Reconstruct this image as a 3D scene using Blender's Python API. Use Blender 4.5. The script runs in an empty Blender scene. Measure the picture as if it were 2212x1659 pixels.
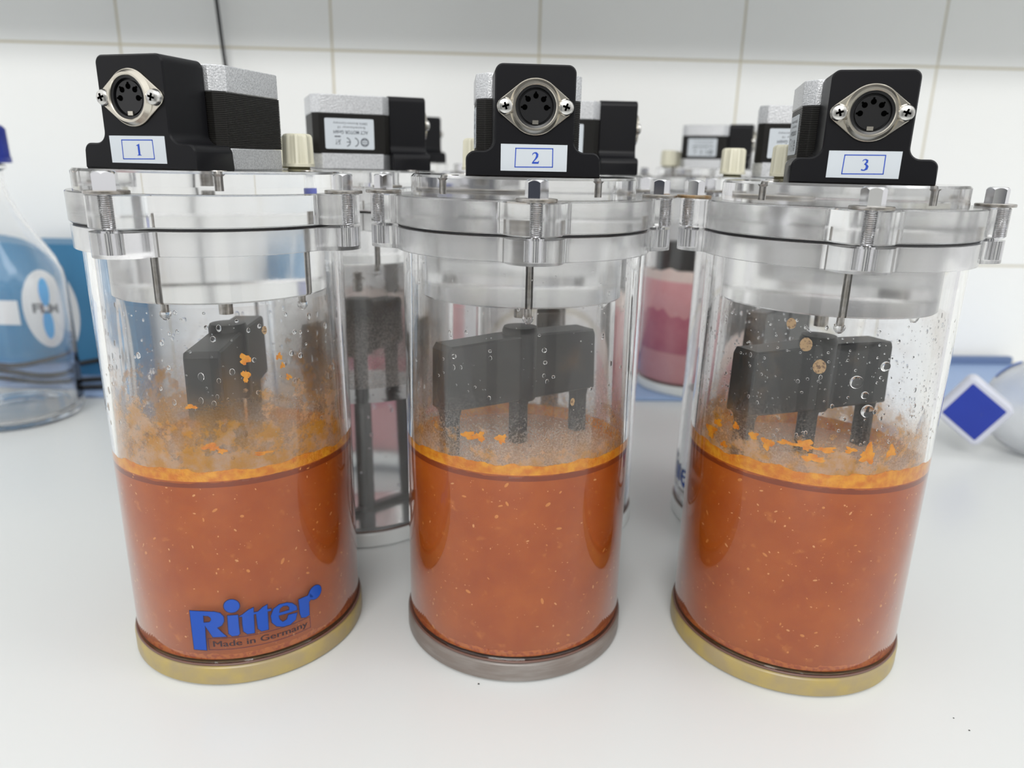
import bpy, bmesh, math, random
from mathutils import Vector, Matrix
from mathutils.geometry import tessellate_polygon
PI = math.pi
S = 0.001                      # all sizes below are millimetres
sc = bpy.context.scene
COL = sc.collection
R = random.Random(7)

# ------------------------------------------------------------------ camera, world, lights, exposure
cam_d = bpy.data.cameras.new('camera'); cam = bpy.data.objects.new('camera', cam_d); COL.objects.link(cam)
sc.camera = cam
F_PX, CAM_H, PITCH, ROLL = 1576.2, 221.54, 0.2924, 0.0208
cam_d.sensor_width = 36.0; cam_d.lens = 36.0 * F_PX / 2212.0
cam_d.clip_start = 0.01; cam_d.clip_end = 50
up = Vector((0, math.sin(PITCH), math.cos(PITCH))); rt = Vector((1, 0, 0)); fw = Vector((0, math.cos(PITCH), -math.sin(PITCH)))
cx = rt * math.cos(ROLL) + up * math.sin(ROLL); cy = -rt * math.sin(ROLL) + up * math.cos(ROLL)
M = Matrix((cx, cy, -fw)).transposed().to_4x4(); M.translation = Vector((0, 0, CAM_H * S)); cam.matrix_world = M
cam_d.dof.use_dof = True; cam_d.dof.focus_distance = 0.285; cam_d.dof.aperture_fstop = 9.0

w = bpy.data.worlds.new('room_light'); sc.world = w; w.use_nodes = True
wn = w.node_tree; bg = wn.nodes['Background']
tc = wn.nodes.new('ShaderNodeTexCoord'); sx = wn.nodes.new('ShaderNodeSeparateXYZ'); cr = wn.nodes.new('ShaderNodeValToRGB')
wn.links.new(tc.outputs['Generated'], sx.inputs[0])
mr = wn.nodes.new('ShaderNodeMapRange'); mr.inputs[1].default_value = -1; mr.inputs[2].default_value = 1
wn.links.new(sx.outputs['Z'], mr.inputs[0]); wn.links.new(mr.outputs[0], cr.inputs[0])
cr.color_ramp.elements[0].position = 0.42; cr.color_ramp.elements[0].color = (.40, .40, .41, 1)
cr.color_ramp.elements[1].position = 0.62; cr.color_ramp.elements[1].color = (.82, .825, .815, 1)
wn.links.new(cr.outputs[0], bg.inputs[0]); bg.inputs[1].default_value = 1.38

def area(name, loc, size, power, target, col=(1, 1, 1)):
    d = bpy.data.lights.new(name, 'AREA'); d.shape = 'RECTANGLE'; d.size, d.size_y = size; d.energy = power; d.color = col
    o = bpy.data.objects.new(name, d); COL.objects.link(o); o.location = Vector(loc)
    o.rotation_euler = (Vector(target) - Vector(loc)).to_track_quat('-Z', 'Y').to_euler(); return o
area('ceiling_light_panel', (-0.25, -1.7, 1.6), (1.5, 0.22), 37, (0, 0.6, 0.1), (1, .99, .97))
area('ceiling_light_panel', (1.3, 0.0, 1.7), (0.6, 1.2), 4, (0.2, 0.5, 0), (.97, .99, 1))

sc.view_settings.view_transform = 'Standard'; sc.view_settings.look = 'None'; sc.view_settings.gamma = 1
sc.view_settings.use_curve_mapping = False; sc.view_settings.exposure = 0.14
cy_ = sc.cycles
cy_.max_bounces = 28; cy_.transmission_bounces = 26; cy_.glossy_bounces = 8; cy_.diffuse_bounces = 5; cy_.transparent_max_bounces = 24
cy_.caustics_reflective = True; cy_.caustics_refractive = True; cy_.blur_glossy = 0.5
cy_.sample_clamp_indirect = 6.0

# ------------------------------------------------------------------ materials
MATS = {}
def principled(name, col, rough=0.5, metal=0.0, trans=0.0, ior=1.49, spec=None, coat=0.0, bump=None, noise=None, sss=0):
    m = bpy.data.materials.new(name); m.use_nodes = True; nt = m.node_tree; p = nt.nodes['Principled BSDF']
    p.inputs['Base Color'].default_value = (*col, 1); p.inputs['Roughness'].default_value = rough
    p.inputs['Metallic'].default_value = metal; p.inputs['Transmission Weight'].default_value = trans; p.inputs['IOR'].default_value = ior
    if spec is not None: p.inputs['Specular IOR Level'].default_value = spec
    if coat: p.inputs['Coat Weight'].default_value = coat
    if sss:
        p.inputs['Subsurface Weight'].default_value = sss; p.inputs['Subsurface Radius'].default_value = (.006, .002, .001); p.inputs['Subsurface Scale'].default_value = 1.0
    if noise:                                # (scale, colour2, lo, hi, stretch)
        c2, scale, lo, hi = noise[:4]; st = noise[4] if len(noise) > 4 else (1, 1, 1)
        tc = nt.nodes.new('ShaderNodeTexCoord'); mp = nt.nodes.new('ShaderNodeMapping'); mp.inputs['Scale'].default_value = st
        nz = nt.nodes.new('ShaderNodeTexNoise'); nz.inputs['Scale'].default_value = scale; nz.inputs['Detail'].default_value = 5
        rp = nt.nodes.new('ShaderNodeValToRGB'); rp.color_ramp.elements[0].position = lo; rp.color_ramp.elements[1].position = hi
        rp.color_ramp.elements[0].color = (*col, 1); rp.color_ramp.elements[1].color = (*c2, 1)
        nt.links.new(tc.outputs['Object'], mp.inputs[0]); nt.links.new(mp.outputs[0], nz.inputs[0]); nt.links.new(nz.outputs[0], rp.inputs[0]); nt.links.new(rp.outputs[0], p.inputs['Base Color'])
    if bump:                                 # (scale, strength, distance)
        tc = nt.nodes.new('ShaderNodeTexCoord'); nz = nt.nodes.new('ShaderNodeTexNoise'); nz.inputs['Scale'].default_value = bump[0]; nz.inputs['Detail'].default_value = 4
        b = nt.nodes.new('ShaderNodeBump'); b.inputs['Strength'].default_value = bump[1]; b.inputs['Distance'].default_value = bump[2]
        nt.links.new(tc.outputs['Object'], nz.inputs[0]); nt.links.new(nz.outputs[0], b.inputs['Height']); nt.links.new(b.outputs[0], p.inputs['Normal'])
    MATS[name] = m; return m
principled('counter_white', (.62, .637, .635), .28, bump=(900, .04, .0002))
principled('tile_white', (.89, .895, .88), .16, bump=(14, .15, .001))
principled('grout', (.62, .57, .44), .8)
principled('blue_mat', (.29, .40, .62), .5)
principled('blue_mat_shaded', (.13, .19, .34), .5)
principled('tube_acrylic', (1, 1, 1), .0, trans=1, ior=1.42)
principled('lid_acrylic', (1, 1, 1), .14, trans=.965, ior=1.49, bump=(60, .12, .0005))
principled('disc_acrylic', (1, 1, 1), .06, trans=.97, ior=1.49)
principled('black_rubber', (.012, .011, .014), .5)
principled('black_anodised', (.006, .006, .0075), .36, spec=.2, bump=(3000, .05, .0001))
principled('black_lamination', (.012, .011, .010), .4, spec=.35)
principled('cast_aluminium', (.55, .56, .58), .38, metal=.75, noise=((.72, .73, .75), 1500, .4, .6), bump=(1500, .5, .0003))
principled('chrome', (.78, .78, .80), .07, metal=1)
principled('steel', (.50, .48, .46), .28, metal=1, noise=((.36, .33, .29), 400, .4, .6))
principled('rusty_steel', (.42, .33, .22), .38, metal=.9, noise=((.35, .20, .08), 300, .4, .6))
principled('nickel', (.66, .62, .54), .22, metal=1)
principled('socket_black', (.006, .006, .007), .3)
principled('hole_black', (.0006, .0006, .0006), .9, spec=0)
principled('sticker', (.53, .57, .61), .45)
principled('screw_steel', (.60, .59, .57), .24, metal=1)
principled('blue_ink', (.01, .06, .42), .5)
principled('grey_ink', (.10, .11, .13), .5)
principled('cream_plastic', (.60, .58, .46), .42)
principled('thread_olive', (.30, .28, .17), .5)
principled('stirrer_black', (.010, .011, .012), .33, spec=.35, bump=(500, .1, .0003))
principled('base_brass', (.30, .235, .12), .33, noise=((.37, .28, .085), 90, .4, .7))
principled('base_grey', (.165, .138, .122), .33, noise=((.22, .20, .185), 60, .4, .7, (1, 1, 6)))
principled('base_clear', (.70, .73, .73), .25)
principled('base_inner_clear', (.75, .66, .58), .05, trans=.7)
principled('logo_blue', (.0, .055, .36), .25)
principled('logo_outline', (.012, .012, .06), .4)
principled('text_dark', (.035, .015, .02), .4)
principled('residue_yellow', (.90, .40, .025), .35, noise=((.74, .22, .01), 260, .35, .65), bump=(700, .6, .0008))
principled('crust_shade', (.26, .045, .006), .35)
principled('sediment', (.66, .19, .03), .45, noise=((.5, .10, .02), 500, .45, .6))
principled('residue_tan', (.50, .33, .17), .4, noise=((.22, .13, .07), 900, .5, .62), bump=(900, .5, .0005))
principled('droplet_water', (1, 1, 1), .0, trans=1, ior=1.33)
principled('seed_pale', (.78, .38, .14), .45)
principled('seed_orange', (.72, .28, .06), .45)
principled('clear_water', (.9, .91, .91), .25, trans=.8, ior=1.2)
principled('cloudy_water', (.98, .985, .985), .16, trans=.8, ior=1.2)
principled('bottle_glass', (1, 1, 1), .0, trans=1, ior=1.47)
principled('cap_blue', (.012, .035, .36), .4)
principled('box_blue', (.045, .21, .40), .5)
principled('box_white', (.74, .76, .78), .5)
principled('box_cyan', (.04, .40, .82), .5)
principled('cable_black', (.012, .012, .014), .45)
principled('stopper_white', (.78, .80, .90), .35, trans=.35, ior=1.4)
principled('stopper_blue', (.010, .030, .30), .4, noise=((.014, .042, .36), 20, .3, .7))
principled('flask_plastic', (.95, .96, .98), .22, trans=.85, ior=1.35)
principled('stripe_blue', (.03, .16, .60), .4)
principled('dust', (.05, .05, .05), .8)

def slurry_mat(name, c1, c2, c3, rough=.42):
    m = bpy.data.materials.new(name); m.use_nodes = True; nt = m.node_tree; p = nt.nodes['Principled BSDF']
    tc = nt.nodes.new('ShaderNodeTexCoord')
    n1 = nt.nodes.new('ShaderNodeTexNoise'); n1.inputs['Scale'].default_value = 42; n1.inputs['Detail'].default_value = 6; n1.inputs['Roughness'].default_value = .62
    r1 = nt.nodes.new('ShaderNodeValToRGB'); r1.color_ramp.elements[0].position = .35; r1.color_ramp.elements[0].color = (*c1, 1)
    r1.color_ramp.elements[1].position = .68; r1.color_ramp.elements[1].color = (*c2, 1)
    n2 = nt.nodes.new('ShaderNodeTexNoise'); n2.inputs['Scale'].default_value = 210; n2.inputs['Detail'].default_value = 3
    r2 = nt.nodes.new('ShaderNodeValToRGB'); r2.color_ramp.elements[0].position = .63; r2.color_ramp.elements[0].color = (0, 0, 0, 1)
    r2.color_ramp.elements[1].position = .78; r2.color_ramp.elements[1].color = (.65, .65, .65, 1)
    mx = nt.nodes.new('ShaderNodeMixRGB'); mx.inputs[2].default_value = (*c3, 1)
    L = nt.links.new
    L(tc.outputs['Object'], n1.inputs[0]); L(tc.outputs['Object'], n2.inputs[0]); L(n1.outputs[0], r1.inputs[0]); L(n2.outputs[0], r2.inputs[0])
    L(r2.outputs[0], mx.inputs[0]); L(r1.outputs[0], mx.inputs[1]); L(mx.outputs[0], p.inputs['Base Color']); p.inputs['Roughness'].default_value = rough
    MATS[name] = m
slurry_mat('slurry_orange', (.43, .084, .004), (.52, .122, .008), (.66, .21, .03))
slurry_mat('slurry_top', (.78, .44, .27), (.84, .54, .37), (.86, .60, .40), .3)
slurry_mat('slurry_pink', (.84, .42, .44), (.88, .50, .52), (.9, .6, .6), .4)
slurry_mat('foam_pink', (.92, .74, .68), (.93, .80, .73), (.94, .84, .78), .6)
slurry_mat('slurry_pink_dark', (.62, .18, .25), (.72, .27, .34), (.8, .4, .45), .3)

def film_mat(name, zlow, zhigh, amount, haze, grit, col=(.95, .64, .40), seed=0., zgrit=112):
    """dried residue and breath of condensation on the inside of the tube: clear where there is none"""
    m = bpy.data.materials.new(name); m.use_nodes = True; nt = m.node_tree; nt.nodes.remove(nt.nodes['Principled BSDF'])
    out = nt.nodes['Material Output']; L = nt.links.new; N = nt.nodes.new
    tc = N('ShaderNodeTexCoord'); sx = N('ShaderNodeSeparateXYZ'); L(tc.outputs['Object'], sx.inputs[0])
    mp = N('ShaderNodeMapping'); mp.inputs['Location'].default_value = (seed, seed * .7, 0); L(tc.outputs['Object'], mp.inputs[0])
    def math_(op, a, b):
        n = N('ShaderNodeMath'); n.operation = op
        for i, v in enumerate((a, b)):
            if v is None: continue
            if isinstance(v, (int, float)): n.inputs[i].default_value = v
            else: L(v, n.inputs[i])
        return n.outputs[0]
    def rng(v, a, b, c, d):
        n = N('ShaderNodeMapRange'); n.clamp = True
        for i, q in enumerate((a, b, c, d)): n.inputs[i + 1].default_value = q
        L(v, n.inputs[0]); return n.outputs[0]
    def noise(scale, det=5, rough=.6):
        n = N('ShaderNodeTexNoise'); n.inputs['Scale'].default_value = scale; n.inputs['Detail'].default_value = det; n.inputs['Roughness'].default_value = rough
        L(mp.outputs[0], n.inputs[0]); return n.outputs[0]
    fall = rng(sx.outputs['Z'], zlow * S, zhigh * S, 1, 0)
    patch = rng(math_('ADD', noise(95, 9, .68), math_('MULTIPLY', fall, .26)), .62, .72, 0, amount)
    patch = math_('MULTIPLY', patch, rng(fall, 0, .25, 0, 1))
    wash = math_('MULTIPLY', rng(math_('ADD', noise(30, 8, .6), math_('MULTIPLY', fall, .45)), .55, .95, 0, .62), amount)
    patch = math_('MAXIMUM', patch, wash)
    gr = math_('MULTIPLY', rng(noise(1300, 2), .42, .62, .15, 1), rng(sx.outputs['Z'], (zgrit) * S, (zgrit + 22) * S, grit, 0))
    hz = math_('ADD', rng(noise(22, 3), .35, .7, haze * .4, haze), gr)
    hz = math_('MINIMUM', hz, .8)
    tr = N('ShaderNodeBsdfTransparent'); d1 = N('ShaderNodeBsdfDiffuse'); d1.inputs[0].default_value = (*col, 1)
    t1 = N('ShaderNodeBsdfTranslucent'); t1.inputs[0].default_value = (*col, 1)
    rc = N('ShaderNodeMixRGB'); rc.inputs[1].default_value = (*col, 1); rc.inputs[2].default_value = (.88, .42, .04, 1); L(rng(noise(120), .4, .6, 0, 1), rc.inputs[0])
    L(rc.outputs[0], d1.inputs[0]); L(rc.outputs[0], t1.inputs[0])
    m1 = N('ShaderNodeMixShader'); m1.inputs[0].default_value = .45; L(d1.outputs[0], m1.inputs[1]); L(t1.outputs[0], m1.inputs[2])
    dw = N('ShaderNodeBsdfDiffuse'); dw.inputs[0].default_value = (.95, .91, .87, 1)
    tw = N('ShaderNodeBsdfTranslucent'); tw.inputs[0].default_value = (.95, .91, .87, 1)
    m2 = N('ShaderNodeMixShader'); m2.inputs[0].default_value = .6; L(dw.outputs[0], m2.inputs[1]); L(tw.outputs[0], m2.inputs[2])
    a = N('ShaderNodeMixShader'); L(hz, a.inputs[0]); L(tr.outputs[0], a.inputs[1]); L(m2.outputs[0], a.inputs[2])
    b = N('ShaderNodeMixShader'); L(patch, b.inputs[0]); L(a.outputs[0], b.inputs[1]); L(m1.outputs[0], b.inputs[2])
    L(b.outputs[0], out.inputs[0]); MATS[name] = m
film_mat('film_1', 100, 146, .85, .13, .30, seed=.3)
film_mat('film_2', 98, 124, .70, .15, .42, seed=1.1)
film_mat('film_3', 100, 130, .85, .06, .30, seed=2.3)
film_mat('film_clear', 60, 61, 0, .55, .6, seed=3.1, zgrit=125)
film_mat('film_faint', 60, 61, 0, .12, .12, seed=3.9)
film_mat('film_pink', 60, 61, 0, .12, .1, seed=4.1)

# ------------------------------------------------------------------ helpers
def setp(o, label=None, cat=None, group=None, kind=None):
    if label: o['label'] = label
    if cat: o['category'] = cat
    if group: o['group'] = group
    if kind: o['kind'] = kind
    return o
def obj(name, me, parent=None, loc=(0, 0, 0), rot=(0, 0, 0)):
    o = bpy.data.objects.new(name, me); COL.objects.link(o)
    if parent is not None: o.parent = parent
    o.location = Vector(loc) * S; o.rotation_euler = rot
    return o
def empty(name, loc, rz=0, **k):
    o = bpy.data.objects.new(name, None); COL.objects.link(o); o.location = Vector(loc) * S; o.rotation_euler = (0, 0, rz)
    o.empty_display_size = .02; return setp(o, **k)
def to_mesh(name, bm, mats, smooth=None):
    bmesh.ops.recalc_face_normals(bm, faces=bm.faces)
    for v in bm.verts: v.co *= S
    me = bpy.data.meshes.new(name); bm.to_mesh(me); bm.free()
    for m in (mats if isinstance(mats, (list, tuple)) else [mats]): me.materials.append(MATS[m])
    if smooth is not None:
        me.shade_smooth() if hasattr(me, 'shade_smooth') else None
        me.polygons.foreach_set('use_smooth', [True] * len(me.polygons))
        if smooth < 180 and hasattr(me, 'set_sharp_from_angle'): me.set_sharp_from_angle(angle=math.radians(smooth))
    return me
def lathe_bm(bm, prof, n=96, closed=False, c=(0, 0), mi=0):
    rings = []
    for r, z in prof:
        if r < 1e-6: rings.append([bm.verts.new((c[0], c[1], z))])
        else: rings.append([bm.verts.new((c[0] + r * math.cos(2 * PI * i / n), c[1] + r * math.sin(2 * PI * i / n), z)) for i in range(n)])
    m = len(rings); fs = []
    for k in range(m if closed else m - 1):
        a, b = rings[k], rings[(k + 1) % m]
        for i in range(n):
            j = (i + 1) % n
            if len(a) == 1 and len(b) == 1: continue
            if len(a) == 1: fs.append(bm.faces.new((a[0], b[j], b[i])))
            elif len(b) == 1: fs.append(bm.faces.new((a[i], a[j], b[0])))
            else: fs.append(bm.faces.new((a[i], a[j], b[j], b[i])))
    for f in fs: f.material_index = mi
    return bm
def lathe(name, prof, mat, n=96, closed=False, smooth=35):
    return to_mesh(name, lathe_bm(bmesh.new(), prof, n, closed), mat, smooth)
def prism_bm(bm, out, z0, z1, hole=None, cham=0.0, mi=0, xf=None):
    """extruded outline (CCW), optional hole with the same number of points, optional top chamfer"""
    f = xf or (lambda x, y, z: (x, y, z)); n = len(out)
    def ring(pts, z, k=0.0):
        if k:
            q = []
            for i in range(n):
                a, b, c = Vector(pts[i - 1]), Vector(pts[i]), Vector(pts[(i + 1) % n])
                t = (c - a); nn = Vector((-t.y, t.x)); nn = nn.normalized() if nn.length > 0 else nn
                q.append(b + nn * k)
            pts = q
        return [bm.verts.new(f(p[0], p[1], z)) for p in pts]
    rs = [ring(out, z0, cham), ring(out, z0 + cham), ring(out, z1 - cham), ring(out, z1, cham)] if cham else [ring(out, z0), ring(out, z1)]
    fs = []
    for a, b in zip(rs[:-1], rs[1:]):
        for i in range(n): fs.append(bm.faces.new((a[i], a[(i + 1) % n], b[(i + 1) % n], b[i])))
    if hole is None:
        fs.append(bm.faces.new(rs[0][::-1])); fs.append(bm.faces.new(rs[-1]))
    else:
        h0, h1 = ring(hole, z0), ring(hole, z1)
        for i in range(n):
            j = (i + 1) % n
            fs.append(bm.faces.new((h0[j], h0[i], h1[i], h1[j])))
            fs.append(bm.faces.new((rs[0][j], rs[0][i], h0[i], h0[j])))
            fs.append(bm.faces.new((rs[-1][i], rs[-1][j], h1[j], h1[i])))
    for q in fs: q.material_index = mi
    return bm
def box_bm(bm, x0, x1, y0, y1, z0, z1, mi=0):
    return prism_bm(bm, [(x0, y0), (x1, y0), (x1, y1), (x0, y1)], z0, z1, mi=mi)
def circ(r, n=64, c=(0, 0), ph=0): return [(c[0] + r * math.cos(ph + 2 * PI * i / n), c[1] + r * math.sin(ph + 2 * PI * i / n)) for i in range(n)]
def fillet_poly(pts, rad, seg=6):
    """rounds each corner; rad is one number or a list"""
    out = []; n = len(pts)
    for i in range(n):
        r = rad[i] if isinstance(rad, (list, tuple)) else rad
        p = Vector(pts[i]); a = (Vector(pts[i - 1]) - p).normalized(); b = (Vector(pts[(i + 1) % n]) - p).normalized()
        if r <= 0: out.append(tuple(p)); continue
        ang = a.angle(b); d = r / math.tan(ang / 2); c = p + (a + b).normalized() * (r / math.sin(ang / 2))
        s, e = p + a * d - c, p + b * d - c
        a0 = math.atan2(s.y, s.x); a1 = math.atan2(e.y, e.x); da = (a1 - a0 + PI) % (2 * PI) - PI
        for k in range(seg + 1): t = a0 + da * k / seg; out.append((c.x + r * math.cos(t), c.y + r * math.sin(t)))
    return out
def tube_bm(bm, pts, r, n=8, mi=0):
    pts = [Vector(p) for p in pts]; rings = []; prev = None
    for i, p in enumerate(pts):
        t = (pts[min(i + 1, len(pts) - 1)] - pts[max(i - 1, 0)]).normalized()
        if prev is None: prev = t.orthogonal().normalized()
        a = (prev - t * prev.dot(t)).normalized(); b = t.cross(a); prev = a
        rr = r[i] if isinstance(r, (list, tuple)) else r
        rings.append([bm.verts.new(p + a * (rr * math.cos(2 * PI * k / n)) + b * (rr * math.sin(2 * PI * k / n))) for k in range(n)])
    for q, s in zip(rings[:-1], rings[1:]):
        for k in range(n): bm.faces.new((q[k], q[(k + 1) % n], s[(k + 1) % n], s[k])).material_index = mi
    bm.faces.new(rings[0][::-1]).material_index = mi; bm.faces.new(rings[-1]).material_index = mi
    return bm
def spline(pts, k=8):
    P = [Vector(p) for p in pts]; out = []
    for i in range(len(P) - 1):
        a, b, c, d = P[max(i - 1, 0)], P[i], P[i + 1], P[min(i + 2, len(P) - 1)]
        for j in range(k):
            t = j / k
            out.append(.5 * ((2 * b) + (c - a) * t + (2 * a - 5 * b + 4 * c - d) * t * t + (3 * b - a - 3 * c + d) * t ** 3))
    out.append(P[-1]); return out
def flat_bm(bm, loops, y=0.0, mi=0, xf=None):
    """flat print: loops (outer + holes) in a plane; xf maps (x, z) to 3D"""
    f = xf or (lambda x, z: (x, y, z)); L3 = [[Vector((p[0], p[1], 0)) for p in l] for l in loops]
    flat = [p for l in L3 for p in l]; vs = [bm.verts.new(f(p.x, p.y)) for p in flat]
    for t in tessellate_polygon(L3):
        try: bm.faces.new([vs[i] for i in t]).material_index = mi
        except ValueError: pass
    return bm
def stroke(pts, wd, closed=False):
    """polygon quads following a line; wd number or list"""
    out = []; n = len(pts); P = [Vector(p) for p in pts]
    nn = []
    for i in range(n):
        a = P[i - 1] if (closed or i > 0) else P[i]; b = P[(i + 1) % n] if (closed or i < n - 1) else P[i]
        t = (b - a); t = t.normalized() if t.length else Vector((1, 0)); nn.append(Vector((-t.y, t.x)))
    W = wd if isinstance(wd, (list, tuple)) else [wd] * n
    if closed:
        for i in range(n):
            a, b = P[i], P[(i + 1) % n]; t = (b - a).normalized(); m = Vector((-t.y, t.x)) * W[i] / 2; e = t * W[i] / 2
            out.append([tuple(a - e + m), tuple(a - e - m), tuple(b + e - m), tuple(b + e + m)])
        return out
    for i in range(n if closed else n - 1):
        j = (i + 1) % n
        out.append([tuple(P[i] + nn[i] * W[i] / 2), tuple(P[i] - nn[i] * W[i] / 2), tuple(P[j] - nn[j] * W[j] / 2), tuple(P[j] + nn[j] * W[j] / 2)])
    return out
def text_loops(txt, height, bold=0.0, spacing=1.0):
    """flat triangles of a line of text, origin at its lower left, given cap height"""
    cu = bpy.data.curves.new('text_outline', 'FONT'); cu.body = txt; cu.size = 1.0; cu.offset = bold; cu.space_character = spacing; cu.resolution_u = 3
    o = bpy.data.objects.new('text_outline', cu); COL.objects.link(o); dg = bpy.context.evaluated_depsgraph_get(); dg.update()
    me = o.evaluated_get(dg).to_mesh(); k = height / 0.70
    vs = [(v.co.x * k, v.co.y * k) for v in me.vertices]; me.calc_loop_triangles(); tr = [tuple(vs[i] for i in p.vertices) for p in me.loop_triangles]
    o.evaluated_get(dg).to_mesh_clear(); COL.objects.unlink(o); bpy.data.objects.remove(o); bpy.data.curves.remove(cu)
    return tr, (max(v[0] for v in vs) if vs else 0)
def add_text(bm, txt, x, z, h, f, mi, width=None, bold=0.0, center=False):
    tr, wd = text_loops(txt, h, bold); k = (width / wd) if width else 1
    off = -wd * k / 2 if center else 0
    for t in tr:
        try: bm.faces.new([bm.verts.new(f(x + off + p[0] * k, z + p[1])) for p in t]).material_index = mi
        except ValueError: pass

# ------------------------------------------------------------------ the setting
YAW = 0.047; WY = 835.0
def wv(t, off, z):     # along the wall, distance in front of it, height
    return (t * math.cos(YAW) + off * math.sin(YAW), WY + t * math.sin(YAW) - off * math.cos(YAW), z)
bm = bmesh.new()
q = [wv(-1300, 0, 0)[:2], wv(1300, 0, 0)[:2]]
prism_bm(bm, [(-1300, -160), (1300, -160), q[1], q[0]], -32, 0)
setp(obj('worktop', to_mesh('worktop', bm, 'counter_white')), 'white laminate laboratory worktop that carries all the vessels', 'worktop')
bm = bmesh.new(); box_bm(bm, -1300, 1300, -6.1, 60, -60, 760)
wall = setp(obj('wall_back', to_mesh('wall_back', bm, 'grout'), None, (0, WY + 6.9, 0), (0, 0, YAW)), kind='structure')
t0, dt, z0, dz = 21.0, 215.8, 119.0, 212.5
tile_me = {}
for row in range(-1, 3):
    za, zb = max(z0 + row * dz, 1), z0 + (row + 1) * dz
    bm = bmesh.new(); prism_bm(bm, [(1, za + 1), (dt - 1, za + 1), (dt - 1, zb - 1), (1, zb - 1)], 0, 7.0, cham=.5, xf=lambda x, y, z: (x, -z, y))
    tile_me[row] = to_mesh('tile', bm, 'tile_white')
    for c in range(-6, 6):
        o = obj('tile', tile_me[row], wall, (t0 + c * dt, 0, 0), (R.uniform(-.001, .001), 0, R.uniform(-.0015, .0015)))
# the rest of the room, behind the viewer: seen only in reflections
principled('floor_grey', (.30, .30, .29), .4); principled('wall_paint', (.66, .66, .63), .8); principled('unseen_door_dark', (.035, .04, .06), .5)
bm = bmesh.new(); box_bm(bm, -3200, 3200, -2500, 900, -960, -900); setp(obj('floor', to_mesh('floor', bm, 'floor_grey')), kind='structure')
bm = bmesh.new(); box_bm(bm, -3200, 3200, -2560, -2500, -900, 1700); setp(obj('wall_front', to_mesh('wall_front', bm, 'wall_paint')), kind='structure')
for k, x_ in enumerate((-1500, 330, 1650)):  # dark doors added out of view, to give bolts and tubes dark reflections
    bm = bmesh.new(); box_bm(bm, x_ - 330, x_ + 330, -2499, -2460, -899, 1150); d_ = setp(obj('unseen_door_%d' % (k + 1), to_mesh('unseen_door', bm, 'unseen_door_dark')), kind='structure')
    bm = bmesh.new(); tube_bm(bm, [(x_ + 260, -2459, 120), (x_ + 260, -2410, 120), (x_ + 150, -2410, 120)], 9, 10); obj('unseen_door_handle', to_mesh('unseen_door_handle', bm, 'steel'), d_)
# wall cupboard above the frame: its underside shades the top course of tiles
cup = empty('wall_cupboard', wv(0, 165, 492), YAW, label='white wall cupboard hanging above the tiled wall', cat='cupboard')
bm = bmesh.new(); box_bm(bm, -1250, 1250, -150, 150, 0, 150); obj('carcass', to_mesh('carcass', bm, 'tile_white'), cup)
for k in range(4):
    bm = bmesh.new(); box_bm(bm, -1248 + k * 625, -1248 + k * 625 + 620, -168, -151, 2, 148); obj('unseen_door', to_mesh('unseen_door', bm, 'tile_white'), cup)

def slab(name, t1, t2, o1, o2, za, zb, mat, par=None):
    bm = bmesh.new(); prism_bm(bm, [wv(t1, o1, 0)[:2], wv(t2, o1, 0)[:2], wv(t2, o2, 0)[:2], wv(t1, o2, 0)[:2]], za, zb, cham=.8)
    return obj(name, to_mesh(name, bm, mat), par)
mat_ = setp(slab('blue_mat', -900, 596, 155, 9, .05, 4.5, 'blue_mat'), 'flat blue rubber mat along the foot of the tiled wall', 'mat')
slab('raised_edge', -900, 596, 18, 9, 4.5, 13, 'blue_mat_shaded', mat_)  # same mat, its edge coloured darker to put in the shade there

# ------------------------------------------------------------------ vessel geometry (millimetres)
RT, RI, RB, HB, RF = 52.2, 48.2, 53.5, 9.9, 55.4
Z1, Z2, Z3, Z4 = 186.7, 196.6, 208.8, 217.0
LEVEL = 97.5
def lobed(rf, n=384, rl=11.3, cl=54.4):
    out = []
    for i in range(n):
        t = 2 * PI * i / n; m = (t + PI / 4) % (PI / 2) - PI / 4       # lobes at 0, 90, 180, 270 degrees
        s = cl * math.sin(m); r = rf
        if abs(s) < rl:
            rr = cl * math.cos(m) + math.sqrt(rl * rl - s * s)
            r = max(rf, rr)
        d = abs(abs(m) * rf - rl) 
        out.append((r * math.cos(t), r * math.sin(t)))
    # soften the inner corners
    for _ in range(2): out = [((out[i - 1][0] + 2 * out[i][0] + out[(i + 1) % n][0]) / 4, (out[i - 1][1] + 2 * out[i][1] + out[(i + 1) % n][1]) / 4) for i in range(n)]
    return out
ME = {}
bm = bmesh.new(); prism_bm(bm, lobed(RF), Z2 + .25, Z3, cham=.5); ME['upper'] = to_mesh('upper_flange', bm, 'lid_acrylic', 30)
bm = bmesh.new(); prism_bm(bm, lobed(RF - .4), Z1, Z2 - .9, hole=circ(RT + .06, 384), cham=.0); ME['lower'] = to_mesh('lower_flange', bm, 'lid_acrylic', 30)
ME['tube'] = lathe('tube', [(RI, HB + .2), (RT - .3, HB + .2), (RT, HB + .6), (RT, Z2 - 1.2), (RI, Z2 - 1.2)], 'tube_acrylic', 160, True, 40)
ME['seal'] = lathe('seal_ring', [(52.6 + 1.6 * math.cos(a), Z2 - .35 + .62 * math.sin(a)) for a in [2 * PI * k / 10 for k in range(10)]], 'black_rubber', 120, True, 60)
principled('foot_brown', (.13, .07, .055), .3)
ME['foot'] = lathe('foot_seal', [(RT + .25 + .62 * math.cos(a), HB + .45 + .5 * math.sin(a)) for a in [2 * PI * k / 8 for k in range(8)]], 'foot_brown', 120, True, 60)
ME['plug'] = lathe('lid_plug', [(0, 167.5), (43.3, 167.5), (44, 168.2), (44, Z2 - .1), (0, Z2 - .1)], 'lid_acrylic', 128, smooth=30)
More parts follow.
